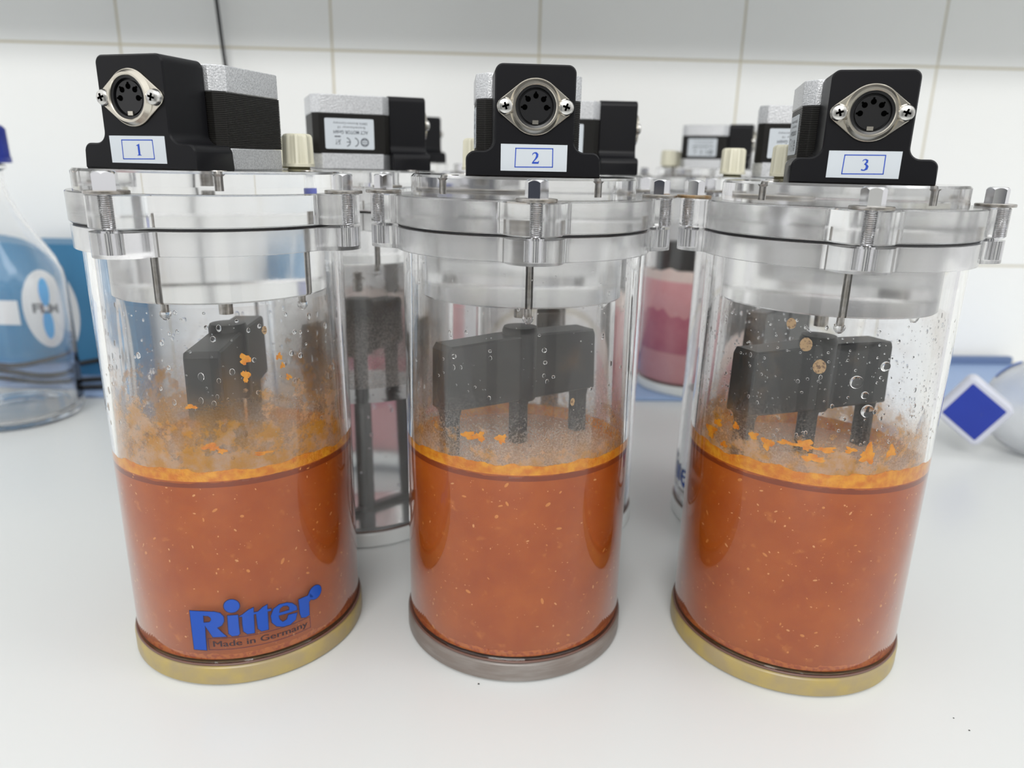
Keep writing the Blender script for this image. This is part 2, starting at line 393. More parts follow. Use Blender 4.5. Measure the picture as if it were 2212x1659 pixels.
def disc_me(r):
    return lathe('lid_disc', [(0, Z3 + .06), (r, Z3 + .06), (r, Z4 - 1), (r - 1, Z4), (0, Z4)], 'disc_acrylic', 128, smooth=30)
ME['disc'] = disc_me(48.2); ME['disc_big'] = disc_me(52.6)
def base_me(mat):
    bm = bmesh.new(); lathe_bm(bm, [(0, 0), (RB - 1.2, 0), (RB, 1.0), (RB, HB - 1.6), (RB - .9, HB - .3), (RT - .8, HB), (0, HB)], 128); return to_mesh('base_plate', bm, mat, 50)
for k in ('base_brass', 'base_grey', 'base_clear'): ME[k] = base_me(k)
# bolt: hexagon head with scalloped chamfer, shank below
def bolt_me():
    bm = bmesh.new(); n = 48; rc, h = 4.35, 6.8; rings = []
    def rad(t): return rc * math.cos(PI / 6) / math.cos(((t + PI / 6) % (PI / 3)) - PI / 6)
    for zf, k in ((1.3, 1), (None, 1), (h + .9, 'c'), (h + 1.0, .3)):
        r_ = []
        for i in range(n):
            t = 2 * PI * i / n; q = rad(t)
            if zf is None: z = h + .75 - (q - rc * .86) * 1.3
            else: z = zf
            rr = q if k == 1 else (rc * .80 if k == 'c' else rc * .74)
            r_.append(bm.verts.new((rr * math.cos(t), rr * math.sin(t), z)))
        rings.append(r_)
    for a, b in zip(rings[:-1], rings[1:]):
        for i in range(n): bm.faces.new((a[i], a[(i + 1) % n], b[(i + 1) % n], b[i]))
    bm.faces.new(rings[-1]); bm.faces.new(rings[0][::-1])
    pr = [(0, 1.2), (2.1, 1.2)]; z = .6
    while z > -20.5: pr += [(2.1, z), (1.85, z - .35)]; z -= .7
    pr += [(1.9, -20.9), (0, -20.9)]
    lathe_bm(bm, pr, 20); lathe_bm(bm, [(2.15, -20.9), (3.5, -20.9), (3.5, -12.6), (2.15, -12.6)], 24, True)
    return to_mesh('bolt', bm, 'chrome', 28)
ME['bolt'] = bolt_me()
ME['washer'] = lathe('washer', [(2.3, .1), (7.4, .1), (7.55, .3), (7.55, 1.1), (7.3, 1.3), (2.3, 1.3)], 'steel', 48, True)
ME['washer_rusty'] = lathe('washer_rusty', [(2.3, .1), (7.4, .1), (7.55, .3), (7.55, 1.1), (7.3, 1.3), (2.3, 1.3)], 'rusty_steel', 48, True)
ME['csk'] = lathe('countersunk_screw', [(0, .15), (3.3, .15), (3.4, -.1), (1.5, -2), (1.5, -7.2), (0, -7.3)], 'steel', 24)
ME['dip'] = lathe('dip_tube', [(.8, 0), (1.45, 0), (1.45, 38), (.8, 38)], 'steel', 24, True)
ME['drip'] = lathe('drip', [(0, -2.6), (1.0, -2.3), (1.9, -1.2), (2.3, 0), (2.0, .9), (0, .9)], 'droplet_water', 20)
# bracket (front faces -y)
FV, DV, WP, WB, HT, HS = 39.97, 21.25, 29.9, 50.6, 39.6, 24.9
def bracket_me():
    a, b = WP / 2, WB / 2
    pts = [(-b, 0), (b, 0), (b, 9.2), (a, 9.2), (a, HT), (-a, HT), (-a, 9.2), (-b, 9.2)]
    out = fillet_poly(pts, [0, 0, 3.2, 4.2, 3, 3, 4.2, 3.2], 7)
    bm = bmesh.new(); prism_bm(bm, out, -FV, -FV + DV, cham=.55, xf=lambda x, y, z: (x, z, y)); return to_mesh('bracket', bm, 'black_anodised', 30)
ME['bracket'] = bracket_me()
def octo(m, c): return [(m, -m + c), (m, m - c), (m - c, m), (-m + c, m), (-m, m - c), (-m, -m + c), (-m + c, -m), (m - c, -m)]
MY = -FV + DV + 21.2            # centre of the motor in the bracket frame
def motor_me():
    bm = bmesh.new(); z = 8.6; k = 0; out = fillet_poly(octo(20.9, 3.2), .8, 2)
    prev = None; n = len(out)
    zs = []
    while z < 28.7: zs += [(z, 1.0), (z + .48, 1.0), (z + .55, .985), (z + .62, .985)]; z += .68
    for z, s in zs:
        r_ = [bm.verts.new((p[0] * s, p[1] * s + MY, z)) for p in out]
        if prev:
            for i in range(n): bm.faces.new((prev[i], prev[(i + 1) % n], r_[(i + 1) % n], r_[i]))
        else: bm.faces.new(r_[::-1])
        prev = r_
    bm.faces.new(prev); return to_mesh('motor', bm, 'black_lamination')
ME['motor'] = motor_me()
def cap_me(za, zb, m):
    bm = bmesh.new(); out = [(p[0], p[1] + MY) for p in fillet_poly(octo(m, 4.6), .8, 3)]; prism_bm(bm, out, za, zb, cham=.4); return to_mesh('end_cap', bm, 'cast_aluminium', 30)
ME['cap_top'] = cap_me(28.9, 38.6, 21.2); ME['cap_low'] = cap_me(.1, 8.4, 21.2)
# rating label on the -x side of the motor: print upside down
def rating_me():
    bm = bmesh.new(); X = -20.95
    yc = MY + 1.5; zc = 18.6; hw, hh = 13.2, 7.9
    out = fillet_poly([(-hw, -hh), (hw, -hh), (hw, hh), (-hw, hh)], .7, 3)
    # reading frame (x to the right, z up), turned half round: seen from -x, right is -y
    def P(d): return lambda x, z: (X - d, yc + (x), zc - z)
    prism_bm(bm, out, 0, .18, xf=lambda x, y, z: (X - z, yc + x, zc + y))
    f = P(.22)
    # emblem: dark ring with band
    ring = circ(2.3, 24, (-8.0, 4.2)); flat_bm(bm, [ring, circ(1.6, 24, (-8.0, 4.2))[::-1]], mi=1, xf=f)
    for dzz in (-1.1, 0.0, 1.1): flat_bm(bm, [[(-9.4, 4.0 + dzz), (-6.6, 4.0 + dzz), (-6.6, 4.4 + dzz), (-9.4, 4.4 + dzz)]], mi=1, xf=f)
    for (cx_, e) in ((-2.3, 0), (2.1, 1)):
        arc = [(cx_ + 2.2 * math.cos(t), 4.2 + 2.2 * math.sin(t)) for t in [math.radians(100 + 160 * k / 14) for k in range(15)]]
        for q in stroke(arc, .55): flat_bm(bm, [q], mi=1, xf=f)
        if e: flat_bm(bm, [[(cx_ - 2, 3.95), (cx_ - .3, 3.95), (cx_ - .3, 4.45), (cx_ - 2, 4.45)]], mi=1, xf=f)
    for s in (stroke([(5.2, 5.6), (6.4, 2.8)], .25) + stroke([(7.8, 5.6), (5.0, 2.8)], .25) + stroke([(5.0, 2.9), (6.0, 5.6), (7.6, 5.6), (7.2, 2.9)], .22)): flat_bm(bm, [s], mi=1, xf=f)
    flat_bm(bm, [[(4.9, 1.1), (8.2, 1.1), (8.2, 1.75), (4.9, 1.75)]], mi=1, xf=f)
    add_text(bm, 'ACT MOTOR GmbH', -9.9, -1.7, 1.75, f, 1, width=18.6, bold=.02)
    add_text(bm, 'Bremerhavener 10', -8.6, -3.9, 1.2, f, 1, width=15)
    add_text(bm, '28876 Bremen-Germany', -9.9, -6.0, 1.2, f, 1, width=18.6)
    return to_mesh('rating_label', bm, ['sticker', 'grey_ink'])
ME['rating'] = rating_me()
# number sticker
def digit(n):
    if n == 1:
        return [[(-.75, 0), (.75, 0), (.75, .14), (.36, .24), (.36, 3.3), (.2, 3.3), (-.8, 2.85), (-.72, 2.68), (-.34, 2.78), (-.34, .24), (-.75, .14)]]
    if n == 2:
        c = [(-.85, 2.45), (-.72, 2.9), (-.3, 3.16), (.2, 3.1), (.55, 2.7), (.5, 2.1), (.1, 1.4), (-.5, .7), (-.9, .25)]
        wd = [.15, .25, .32, .55, .7, .66, .42, .28, .2]
        return stroke(c, wd) + [[(-1.0, 0), (.95, 0), (1.15, .85), (1.0, .88), (.75, .55), (-.75, .55)]]
    c = [(-.8, 2.6), (-.55, 3.0), (-.05, 3.15), (.42, 2.85), (.4, 2.35), (.05, 1.95), (-.25, 1.8)]
    wd = [.15, .25, .35, .6, .6, .35, .2]
    c2 = [(-.2, 1.8), (.3, 1.65), (.62, 1.15), (.5, .5), (0, .12), (-.5, .1), (-.85, .3)]
    w2 = [.2, .5, .75, .7, .4, .35, .5]
    return stroke(c, wd) + stroke(c2, w2)
def sticker_me(n):
    bm = bmesh.new(); Y = -FV; x0, x1, za, zb = -12.5, 12.5, 2.2, 11.8
    prism_bm(bm, [(x0, za), (x1, za), (x1, zb), (x0, zb)], 0.0, .15, xf=lambda x, y, z: (x, Y - .02 - z, y))
    f = lambda x, z: (x, Y - .21, z)
    for q in stroke([(-7.1, 3.6), (7.1, 3.8), (7.0, 10.4), (-6.9, 10.3)], .36, True): flat_bm(bm, [q], mi=1, xf=f)
    for l in digit(n): flat_bm(bm, [[(p[0] * 1.3 + .5, p[1] * 1.25 + 4.9) for p in l]], mi=1, xf=f)
    return to_mesh('number_label', bm, ['sticker', 'blue_ink'])
# round multi-pin socket with rhombic flange
def rhomb(rc, re, ex, n=96):
    pts = circ(rc, n) + circ(re, 32, (ex, 0)) + circ(re, 32, (-ex, 0)); pts = sorted(set((round(a, 4), round(b, 4)) for a, b in pts))
    def half(P):
        h = []
        for p in P:
            while len(h) >= 2 and (h[-1][0] - h[-2][0]) * (p[1] - h[-2][1]) - (h[-1][1] - h[-2][1]) * (p[0] - h[-2][0]) <= 0: h.pop()
            h.append(p)
        return h
    hull = half(pts)[:-1] + half(pts[::-1])[:-1]
    out = []                                      # resample by angle so that outline and hole match
    for i in range(n):
        t = 2 * PI * i / n; d = Vector((math.cos(t), math.sin(t))); best = 0
        for j in range(len(hull)):
            a, b = Vector(hull[j]), Vector(hull[(j + 1) % len(hull)]); e = b - a; den = d.x * e.y - d.y * e.x
            if abs(den) < 1e-9: continue
            s = (a.x * e.y - a.y * e.x) / den; u = (a.x * d.y - a.y * d.x) / den
            if s > 0 and -1e-6 <= u <= 1 + 1e-6: best = max(best, s)
        out.append((d.x * best, d.y * best))
    return out
def din_me():
    bm = bmesh.new(); Y = -FV; f = lambda x, y, z: (x, Y - z, y + HS)
    prism_bm(bm, rhomb(9.9, 3.0, 11.2), .0, .9, hole=circ(7.7, 96), cham=.2, xf=f)
    for k in range(96):       # raised rim
        pass
    prof = [(7.5, .2), (7.5, 2.3), (7.8, 2.6), (8.5, 2.6), (9.0, 1.8), (9.6, .9), (9.0, .5)]
    n = 96; rings = [[bm.verts.new(f(r * math.cos(2 * PI * i / n), r * math.sin(2 * PI * i / n), z)) for i in range(n)] for r, z in prof]
    for k in range(len(rings)):
        a, b = rings[k], rings[(k + 1) % len(rings)]
        for i in range(n): bm.faces.new((a[i], a[(i + 1) % n], b[(i + 1) % n], b[i]))
    return to_mesh('socket', bm, 'nickel', 30)
def insert_me():
    bm = bmesh.new(); Y = -FV; n = 64
    prof = [(7.48, 1.9), (6.6, 1.7), (6.4, .3), (5.9, .3), (5.8, 1.2), (0, 1.2)]
    rings = []
    for r, z in prof:
        rings.append([bm.verts.new((r * math.cos(2 * PI * i / n), Y - z, r * math.sin(2 * PI * i / n) + HS)) for i in range(n)] if r else [bm.verts.new((0, Y - z, HS))])
    for a, b in zip(rings[:-1], rings[1:]):
        for i in range(n):
            j = (i + 1) % n
            bm.faces.new((a[i], a[j], b[0])) if len(b) == 1 else bm.faces.new((a[i], a[j], b[j], b[i]))
    return to_mesh('socket_insert', bm, 'socket_black', 30)
def pin_me():       # keyhole-shaped pin hole, narrow end outwards; at origin, radial direction +z
    bm = bmesh.new(); out = [(.3, 1.45), (-.3, 1.45)] + [(.98 * math.cos(t), .98 * math.sin(t)) for t in [math.radians(110 + 320 * k / 14) for k in range(15)]]
    prism_bm(bm, out, 0, .25, xf=lambda x, y, z: (x, -z, y)); return to_mesh('pin_hole', bm, 'hole_black')
def key_me():
    bm = bmesh.new(); box_bm(bm, -1.1, 1.1, -.4, .2, -.7, .7); return to_mesh('key_notch', bm, 'nickel')
def screw_me():
    bm = bmesh.new(); n = 32; prof = [(2.95, 0), (2.95, .9), (2.5, 1.7), (1.6, 2.15), (0, 2.3)]
    rings = [[bm.verts.new((r * math.cos(2 * PI * i / n), -z, r * math.sin(2 * PI * i / n))) for i in range(n)] if r else [bm.verts.new((0, -z, 0))] for r, z in prof]
    bm.faces.new(rings[0])
    for a, b in zip(rings[:-1], rings[1:]):
        for i in range(n):
            j = (i + 1) % n
            bm.faces.new((a[i], a[j], b[0])) if len(b) == 1 else bm.faces.new((a[i], a[j], b[j], b[i]))
    return to_mesh('screw', bm, 'screw_steel', 30)
def cross_me():
    bm = bmesh.new(); a, b = 1.35, .38
    out = [(b, -a), (b, -b), (a, -b), (a, b), (b, b), (b, a), (-b, a), (-b, b), (-a, b), (-a, -b), (-b, -b), (-b, -a)]
    prism_bm(bm, out, 0, .12, xf=lambda x, y, z: (x, -2.22 - z, y)); return to_mesh('cross_recess', bm, 'hole_black')
ME['din'] = din_me(); ME['insert'] = insert_me(); ME['pin'] = pin_me(); ME['key'] = key_me(); ME['screw'] = screw_me(); ME['cross'] = cross_me()
# fluted cream hose cap
def hose_cap_me():
    bm = bmesh.new(); n = 90; nf = 9
    def rr(t, base, amp): return base + amp * max(0, math.cos(nf * t)) ** .6
    rings = []
    for z, b, a in ((1.6, 7.1, 0), (2.9, 7.1, 0), (3.0, 6.2, .9), (14.4, 5.9, .9), (15.4, 5.6, .55), (15.8, 5.0, .1), (15.8, 3.6, 0), (14.8, 3.4, 0)):
        rings.append([bm.verts.new((rr(2 * PI * i / n, b, a) * math.cos(2 * PI * i / n), rr(2 * PI * i / n, b, a) * math.sin(2 * PI * i / n), z)) for i in range(n)])
    for a, b in zip(rings[:-1], rings[1:]):
        for i in range(n): bm.faces.new((a[i], a[(i + 1) % n], b[(i + 1) % n], b[i]))
    bm.faces.new(rings[-1]); bm.faces.new(rings[0][::-1]); return to_mesh('hose_cap', bm, 'cream_plastic', 40)
ME['hose'] = hose_cap_me()
ME['hose_thread'] = lathe('thread', [(0, .02), (5.2, .02), (5.2, .4), (4.7, .6), (5.2, .8), (4.7, 1.1), (5.2, 1.4), (5.2, 1.6), (0, 1.6)], 'thread_olive', 32)
# stirrer: solid beam with three tines and a bottom bar, lying along x
def stirrer_me():
    bm = bmesh.new(); f = lambda x, y, z: (x, z, y)
    out = [(-41.5, 120.5), (41.5, 120.5), (41.5, 146), (40, 148.5), (10, 149.5), (-10, 149.5), (-40, 148.5), (-41.5, 146)]
    prism_bm(bm, out, -7, 7, cham=.8, xf=f)
    for x_ in (-37, 0, 37):       # tines, flared where they leave the beam
        prism_bm(bm, [(x_ - 3.3, 16), (x_ + 3.3, 16), (x_ + 3.3, 116.5), (x_ + 4.2, 119.4), (x_ + 6, 121.5), (x_ - 6, 121.5), (x_ - 4.2, 119.4), (x_ - 3.3, 116.5)], -3.2, 3.2, cham=.4, xf=f)
    prism_bm(bm, [(-39, 17), (39, 17), (39, 24), (-39, 24)], -2.9, 2.9, xf=f)
    lathe_bm(bm, [(0, 119), (7.4, 119.5), (8.2, 121), (8.2, 151), (7.5, 152.5), (0, 153)], 32)
    return to_mesh('stirrer', bm, 'stirrer_black', 30)
ME['stirrer'] = stirrer_me()
ME['shaft'] = lathe('drive_shaft', [(0, 156.5), (3.0, 156.5), (3.0, 167.4), (0, 167.4)], 'steel', 24)
def film_me(mat, za=LEVEL + 1):
    return lathe('wet_film', [(RI - .12, za), (RI - .12, 167)], mat, 128, smooth=60)

# wall-mapped helper: s along the circumference (0 = towards the camera's side, -y), z up, r radius
def wrap(s, z, r, rref=None):
    t = s / (rref or r); return (r * math.sin(t), -r * math.cos(t), z)
LOGO = {
'R': [[(-6.91, 36.9), (-1.34, 36.97), (3.59, 36.84), (5.94, 36.12), (7.22, 34.31), (7.2, 31.99), (6.1, 30.03), (4.06, 28.96), (5.57, 26.85), (7.67, 24.36), (4.86, 24.36), (1.89, 24.31), (0.65, 26.94), (-0.94, 30.1), (-1.26, 23.95), (-1.44, 17.7), (-6.98, 17.68), (-7.0, 27.01)], [(-1.26, 34.9), (0.84, 34.84), (1.94, 33.92), (2.02, 32.77), (1.22, 31.72), (-1.4, 31.4)]],
'i': [[(8.91, 34.58), (13.08, 34.48), (13.01, 29.6), (13.07, 25.19), (12.34, 24.42), (9.94, 24.37), (8.62, 25.75), (8.71, 29.54)]],
't': [[(13.4, 33.5), (14.82, 34.27), (17.59, 36.25), (19.49, 36.9), (19.44, 34.45), (21.27, 34.5), (23.33, 36.19), (25.19, 36.96), (25.07, 34.6), (26.67, 34.5), (26.61, 33.55), (25.1, 33.6), (24.97, 28.71), (24.87, 24.6), (21.98, 24.6), (20.64, 26.2), (20.53, 29.88), (20.48, 33.64), (19.39, 33.6), (19.2, 27.87), (19.08, 24.4), (16.17, 24.47), (14.73, 26.1), (14.61, 29.35), (14.75, 33.41)]],
'e': [[(37.92, 29.9), (37.62, 31.82), (35.85, 33.98), (33.54, 35.12), (30.2, 35.37), (27.74, 34.02), (26.37, 30.91), (26.62, 27.57), (28.45, 25.06), (31.18, 23.9), (34.33, 23.8), (36.88, 25.22), (37.8, 28.3), (33.89, 28.8), (32.96, 26.82), (31.09, 26.27), (29.83, 27.98), (29.5, 30.1), (32.16, 30.0), (34.78, 29.9)], [(29.79, 31.3), (30.43, 33.53), (31.91, 34.18), (33.7, 33.69), (34.53, 32.6), (34.43, 31.1), (32.23, 31.2)]],
'r': [[(38.91, 34.5), (41.2, 34.58), (43.54, 34.5), (44.3, 35.6), (45.6, 36.2), (46.2, 32.8), (44.89, 32.0), (43.8, 31.15), (43.59, 24.56), (41.65, 24.21), (39.71, 25.0), (39.11, 27.57), (39.02, 31.22)]],
'dot': [circ(3.15, 32, (10.95, 39.1))], 'ball': [circ(3.35, 32, (47.4, 34.4))],
}
def logo_me(name):
    bm = bmesh.new()
    F1 = lambda x, z: (x, 0, z)
    for k, loops in LOGO.items():
        flat_bm(bm, loops, mi=0, xf=lambda x, z: (x, .10, z))
        for l in loops:
            for q in stroke(l, .62, True): flat_bm(bm, [q], mi=1, xf=lambda x, z: (x, .05, z))
    for q in stroke([(-.3, 17.9), (43.8, 17.9), (43.8, 23.5), (-.3, 23.5)], .22, True): flat_bm(bm, [q], mi=1, xf=lambda x, z: (x, .05, z))
    for dx_ in (0, .13, .26): add_text(bm, 'Made in Germany', 1.2 + dx_, 19.4, 2.9, lambda x, z: (x, .06 + dx_ * .05, z), 2, width=41)
    s = -8.0
    while s < 52:
        bmesh.ops.bisect_plane(bm, geom=bm.verts[:] + bm.edges[:] + bm.faces[:], plane_co=(s, 0, 0), plane_no=(1, 0, 0)); s += 1.5
    for v in bm.verts: s, d, z = v.co; v.co = wrap(s, z, RT + d, RT)
    for v in bm.verts: v.co *= S
    me = bpy.data.meshes.new(name); bm.to_mesh(me); bm.free()
    for m in ('logo_blue', 'logo_outline', 'text_dark'): me.materials.append(MATS[m])
    return me
ME['logo'] = logo_me('maker_logo')

def blob_me(name, s, z, rx, rz, mat, rad=RI, jag=.5, th=.35, seed=0, n=26):
    """irregular fleck lying on the inside of the tube wall"""
    rr = random.Random(seed); bm = bmesh.new(); ro = []; ri = []
    for i in range(n):
        t = 2 * PI * i / n; k = 1 + jag * (.45 * rr.uniform(-1, 1) + .5 * math.sin(3 * t + seed) + .35 * math.sin(5 * t + 2 * seed))
        ro.append((s + rx * k * math.cos(t), z + rz * k * math.sin(t)))
    a = [bm.verts.new(wrap(p[0], p[1], rad + .05, rad)) for p in ro]
    b = [bm.verts.new(wrap(s + (p[0] - s) * .8, z + (p[1] - z) * .8, rad - th, rad)) for p in ro]
    c = bm.verts.new(wrap(s, z, rad - th * 1.3, rad)); c2 = bm.verts.new(wrap(s, z, rad + .05, rad))
    for i in range(n):
        j = (i + 1) % n; bm.faces.new((a[i], a[j], b[j], b[i])); bm.faces.new((b[i], b[j], c)); bm.faces.new((a[j], a[i], c2))
    return to_mesh(name, bm, mat, 60)
def drops_me(name, n, zlo, zhi, seed, rmax=1.1, bias=1.6, top=0, mat='droplet_water', smin=-PI, smax=PI, rad=RI):
    rr = random.Random(seed); bm = bmesh.new()
    for k in range(n):
        t = rr.uniform(smin, smax); z = rr.uniform(zlo, zhi) if k > top else rr.uniform(178, 190)
        r = .22 + (rmax - .22) * rr.random() ** 3.2; el = rr.uniform(.9, 1.7) if r > .6 else 1
        c = Vector((rad * math.sin(t), -rad * math.cos(t), z)); nv = Vector((math.sin(t), -math.cos(t), 0)); tv = Vector((math.cos(t), math.sin(t), 0))
        m = 7 if r < .5 else 10; rings = []
        for a in (0, .45, .9, 1.25):
            rings.append([bm.verts.new(c - nv * (r * .55 * math.sin(a) - .04) + tv * (r * math.cos(a) * math.cos(2 * PI * i / m)) + Vector((0, 0, el * r * math.cos(a) * math.sin(2 * PI * i / m)))) for i in range(m)])
        for p, q in zip(rings[:-1], rings[1:]):
            for i in range(m): bm.faces.new((p[i], p[(i + 1) % m], q[(i + 1) % m], q[i]))
        bm.faces.new(rings[-1]); bm.faces.new(rings[0][::-1])
    return to_mesh(name, bm, mat, 60)
def seeds_me(n, seed, mat='seed_pale', rmax=.95):
    rr = random.Random(seed); bm = bmesh.new()
    for k in range(n):
        t = rr.uniform(-PI, PI); z = rr.uniform(12, LEVEL - 2); r = .14 + rmax * rr.random() ** 4
        el = rr.uniform(1, 2.2) ** 1.2; an = rr.uniform(0, PI); r *= .8; rad = RI + .16
        ca, sa = math.cos(an), math.sin(an); m = 7; vs = []
        for i in range(m):
            x, y = r * el * math.cos(2 * PI * i / m), r * math.sin(2 * PI * i / m); vs.append((x * ca - y * sa, x * sa + y * ca))
        a = [bm.verts.new(wrap(t * rad + p[0], z + p[1], rad)) for p in vs]; b = bm.verts.new(wrap(t * rad, z, rad + .12))
        for i in range(m): bm.faces.new((a[i], a[(i + 1) % m], b))
    return to_mesh('seed_flecks', bm, mat, 60)
def ring_me(name, z0, z1, amp, seed, mat='residue_yellow', rad=RI, th=1.2, n=220):
    """wavy-edged crust ring on the inside of the tube"""
    rr = random.Random(seed); ph = [rr.uniform(0, 6.28) for _ in range(9)]
    def h(t): return sum(math.sin((k * 2 + 1) * t * 1.7 + ph[k]) / (1 + k * .55) for k in range(9)) / 2.6
    bm = bmesh.new(); rows = []
    for f_, r_ in ((0, rad + .12), (.5, rad + .12), (1, rad + .1), (1, rad - .3), (.5, rad - th), (0, rad - th * 1.3)):
        row = []
        for i in range(n):
            t = round(2 * PI * i / n, 6); top = z1 + amp * h(t) + .25 * rr.uniform(-1, 1) * (f_ == 1); z = z0 - .3 + (top - z0 + .3) * f_
            row.append(bm.verts.new((r_ * math.sin(t), -r_ * math.cos(t), z)))
        rows.append(row)
    for k in range(len(rows)):
        a, b = rows[k], rows[(k + 1) % len(rows)]
        for i in range(n): bm.faces.new((a[i], a[(i + 1) % n], b[(i + 1) % n], b[i]))
    return to_mesh(name, bm, mat, 60)
def slurry_me(level, mat, top, rad=RI + .16, wave=.5, bands=None, zb=HB + 1.9):
    bm = bmesh.new(); n = 128
    prof = [(0, zb), (rad, zb)]; lathe_bm(bm, prof + [(rad, level)], n, mi=0)
    rings = []; rr = random.Random(3)
    for k in range(0, 13):
        r = rad * (1 - k / 12)
        if k == 12: rings.append([bm.verts.new((0, 0, level))])
        else: rings.append([bm.verts.new((r * math.cos(2 * PI * i / n), r * math.sin(2 * PI * i / n), level + (0 if k == 0 else wave * (math.sin(i * .35 + k) * math.cos(k * 1.3 + i * .11) * (r / rad) + .3 * rr.uniform(-1, 1) * (r > 12))))) for i in range(n)])
    for a, b in zip(rings[:-1], rings[1:]):
        for i in range(n):
            j = (i + 1) % n
            f = bm.faces.new((a[i], a[j], b[0])) if len(b) == 1 else bm.faces.new((a[i], a[j], b[j], b[i])); f.material_index = 1
    bmesh.ops.remove_doubles(bm, verts=bm.verts, dist=.001)
    return to_mesh('slurry', bm, [mat, top], 40)

# ------------------------------------------------------------------ vessel assembly
GROUP = 'lidded acrylic stirring vessels on the worktop'
def vessel(x, y, a, b, stir, base, label, number=None, disc='disc', logo=None, film='film_clear', washers=(0, 0, 0, 0), detail=True):
    root = empty('stirring_vessel', (x, y, 0), 0, label=label, cat='vessel', group=GROUP)
    obj('base_plate', ME[base], root); obj('tube', ME['tube'], root); obj('lower_flange', ME['lower'], root, rot=(0, 0, a))
    obj('foot_seal', ME['foot'], root); obj('seal_ring', ME['seal'], root); obj('upper_flange', ME['upper'], root, rot=(0, 0, a)); obj('lid_plug', ME['plug'], root); obj('lid_disc', ME[disc], root)
    obj('wet_film', film_me(film), root)
    for k in range(4):
        an = a + k * PI / 2; p = (60 * math.sin(an), -60 * math.cos(an), Z3)
        bo = obj('bolt', ME['bolt'], root, p, (0, 0, .25 + k)); obj('washer', ME['washer_rusty' if washers[k] else 'washer'], bo)
        if washers[k]: setp(bo.children[0], 'rust-stained washer')
        an2 = a + PI / 4 + k * PI / 2 - .12; obj('countersunk_screw', ME['csk'], root, (39.5 * math.sin(an2), -39.5 * math.cos(an2), Z4))
    for an in (a, a + PI / 2):
        dt_ = obj('dip_tube', ME['dip'], root, (37.5 * math.sin(an), -37.5 * math.cos(an), 163.4)); obj('drip', ME['drip'], dt_, (0, 0, -.6))
    st = obj('stirrer', ME['stirrer'], root, rot=(0, 0, stir)); obj('drive_shaft', ME['shaft'], st)
    mo = obj('motor', ME['motor'], root, (0, 0, Z4), (0, 0, -b))
    setp(obj('end_cap', ME['cap_top'], mo), 'cast aluminium end cap'); obj('end_cap', ME['cap_low'], mo); obj('rating_label', ME['rating'], mo)
    br = obj('bracket', ME['bracket'], root, (0, 0, Z4), (0, 0, -b))
    if number: obj('number_label', sticker_me(number), root, (0, 0, Z4), (0, 0, -b))
    so = obj('socket', ME['din'], root, (0, 0, Z4), (0, 0, -b)); obj('socket_insert', ME['insert'], so)
    if detail:
        for k in range(5):
            an = math.radians(-90 + 45 * k); obj('pin_hole', ME['pin'], so, (4.0 * math.sin(an), -FV - 1.15, HS + 4.0 * math.cos(an) - .2), (0, an, 0))
        obj('key_notch', ME['key'], so, (0, -FV - 1.25, HS - 5.4))
    for sgn in (-1, 1):
        sp = Matrix.Rotation(-b, 3, 'Z') @ Vector((sgn * 11.15, -FV - .9, 0))
        s_ = obj('screw', ME['screw'], root, (sp.x, sp.y, Z4 + HS), (0, .3 * sgn, -b)); 
        if detail: obj('cross_recess', ME['cross'], s_)
    for sgn in (-1, 1):
        cp = Matrix.Rotation(-b, 3, 'Z') @ Vector((sgn * 19.2, 35.0, 0))
        hc = obj('hose_cap', ME['hose'], root, (cp.x, cp.y, Z4)); obj('thread', ME['hose_thread'], hc)
    if logo is not None: obj('maker_logo', ME['logo'], root, rot=(0, 0, logo))
    return root
J1 = (-128.26, 320.6); J2 = (3.23, 326.6); J3 = (137.49, 321.0)
J4 = (-95, 441); J5 = (26.5, 447); J6 = (163, 446); P1 = (-111.4, 695.5); P2 = (184.5, 738)
v1 = vessel(*J1, -.247, .296, math.radians(97), 'base_brass', 'clear vessel of orange slurry, motor marked 1 and blue maker logo low on the front', 1, 'disc_big', 0, 'film_1')
v2 = vessel(*J2, .069, -.081, math.radians(37), 'base_grey', 'clear vessel of orange slurry on a grey-brown base, its motor bracket marked 2', 2, 'disc', None, 'film_2')
v3 = vessel(*J3, -.222, .237, math.radians(25), 'base_brass', 'clear vessel of orange slurry on a brass-coloured base, its motor bracket marked 3', 3, 'disc', None, 'film_3', (0, 0, 0, 1))
v4 = vessel(*J4, .5, -1.93, math.radians(69), 'base_clear', 'watery clear vessel behind the gap between vessels 1 and 2, motor label facing front', None, 'disc', None, 'film_clear', detail=False)
v5 = vessel(*J5, .8, -1.61, math.radians(82), 'base_clear', 'clear vessel hidden right behind vessel 2, black motor bracket showing to its right', None, 'disc', None, 'film_faint', detail=False)
v6 = vessel(*J6, .45, -1.29, math.radians(50), 'base_clear', 'clear vessel behind vessel 3 with blue letters te showing at its left edge', None, 'disc', -1.95, 'film_faint', detail=False)
v7 = vessel(*P1, -.2, -2.1, math.radians(99), 'base_clear', 'far vessel of pink slurry behind vessels 1 and 2, mostly hidden', None, 'disc', None, 'film_pink', detail=False)
v8 = vessel(*P2, -.15, -1.22, math.radians(10), 'base_clear', 'far vessel of pink slurry on the blue mat between vessels 2 and 3', None, 'disc', None, 'film_pink', detail=False)

v4_stirrer = [c for c in v4.children if c.name.startswith('stirrer')][0]; v4_stirrer.location.z = -9 * S
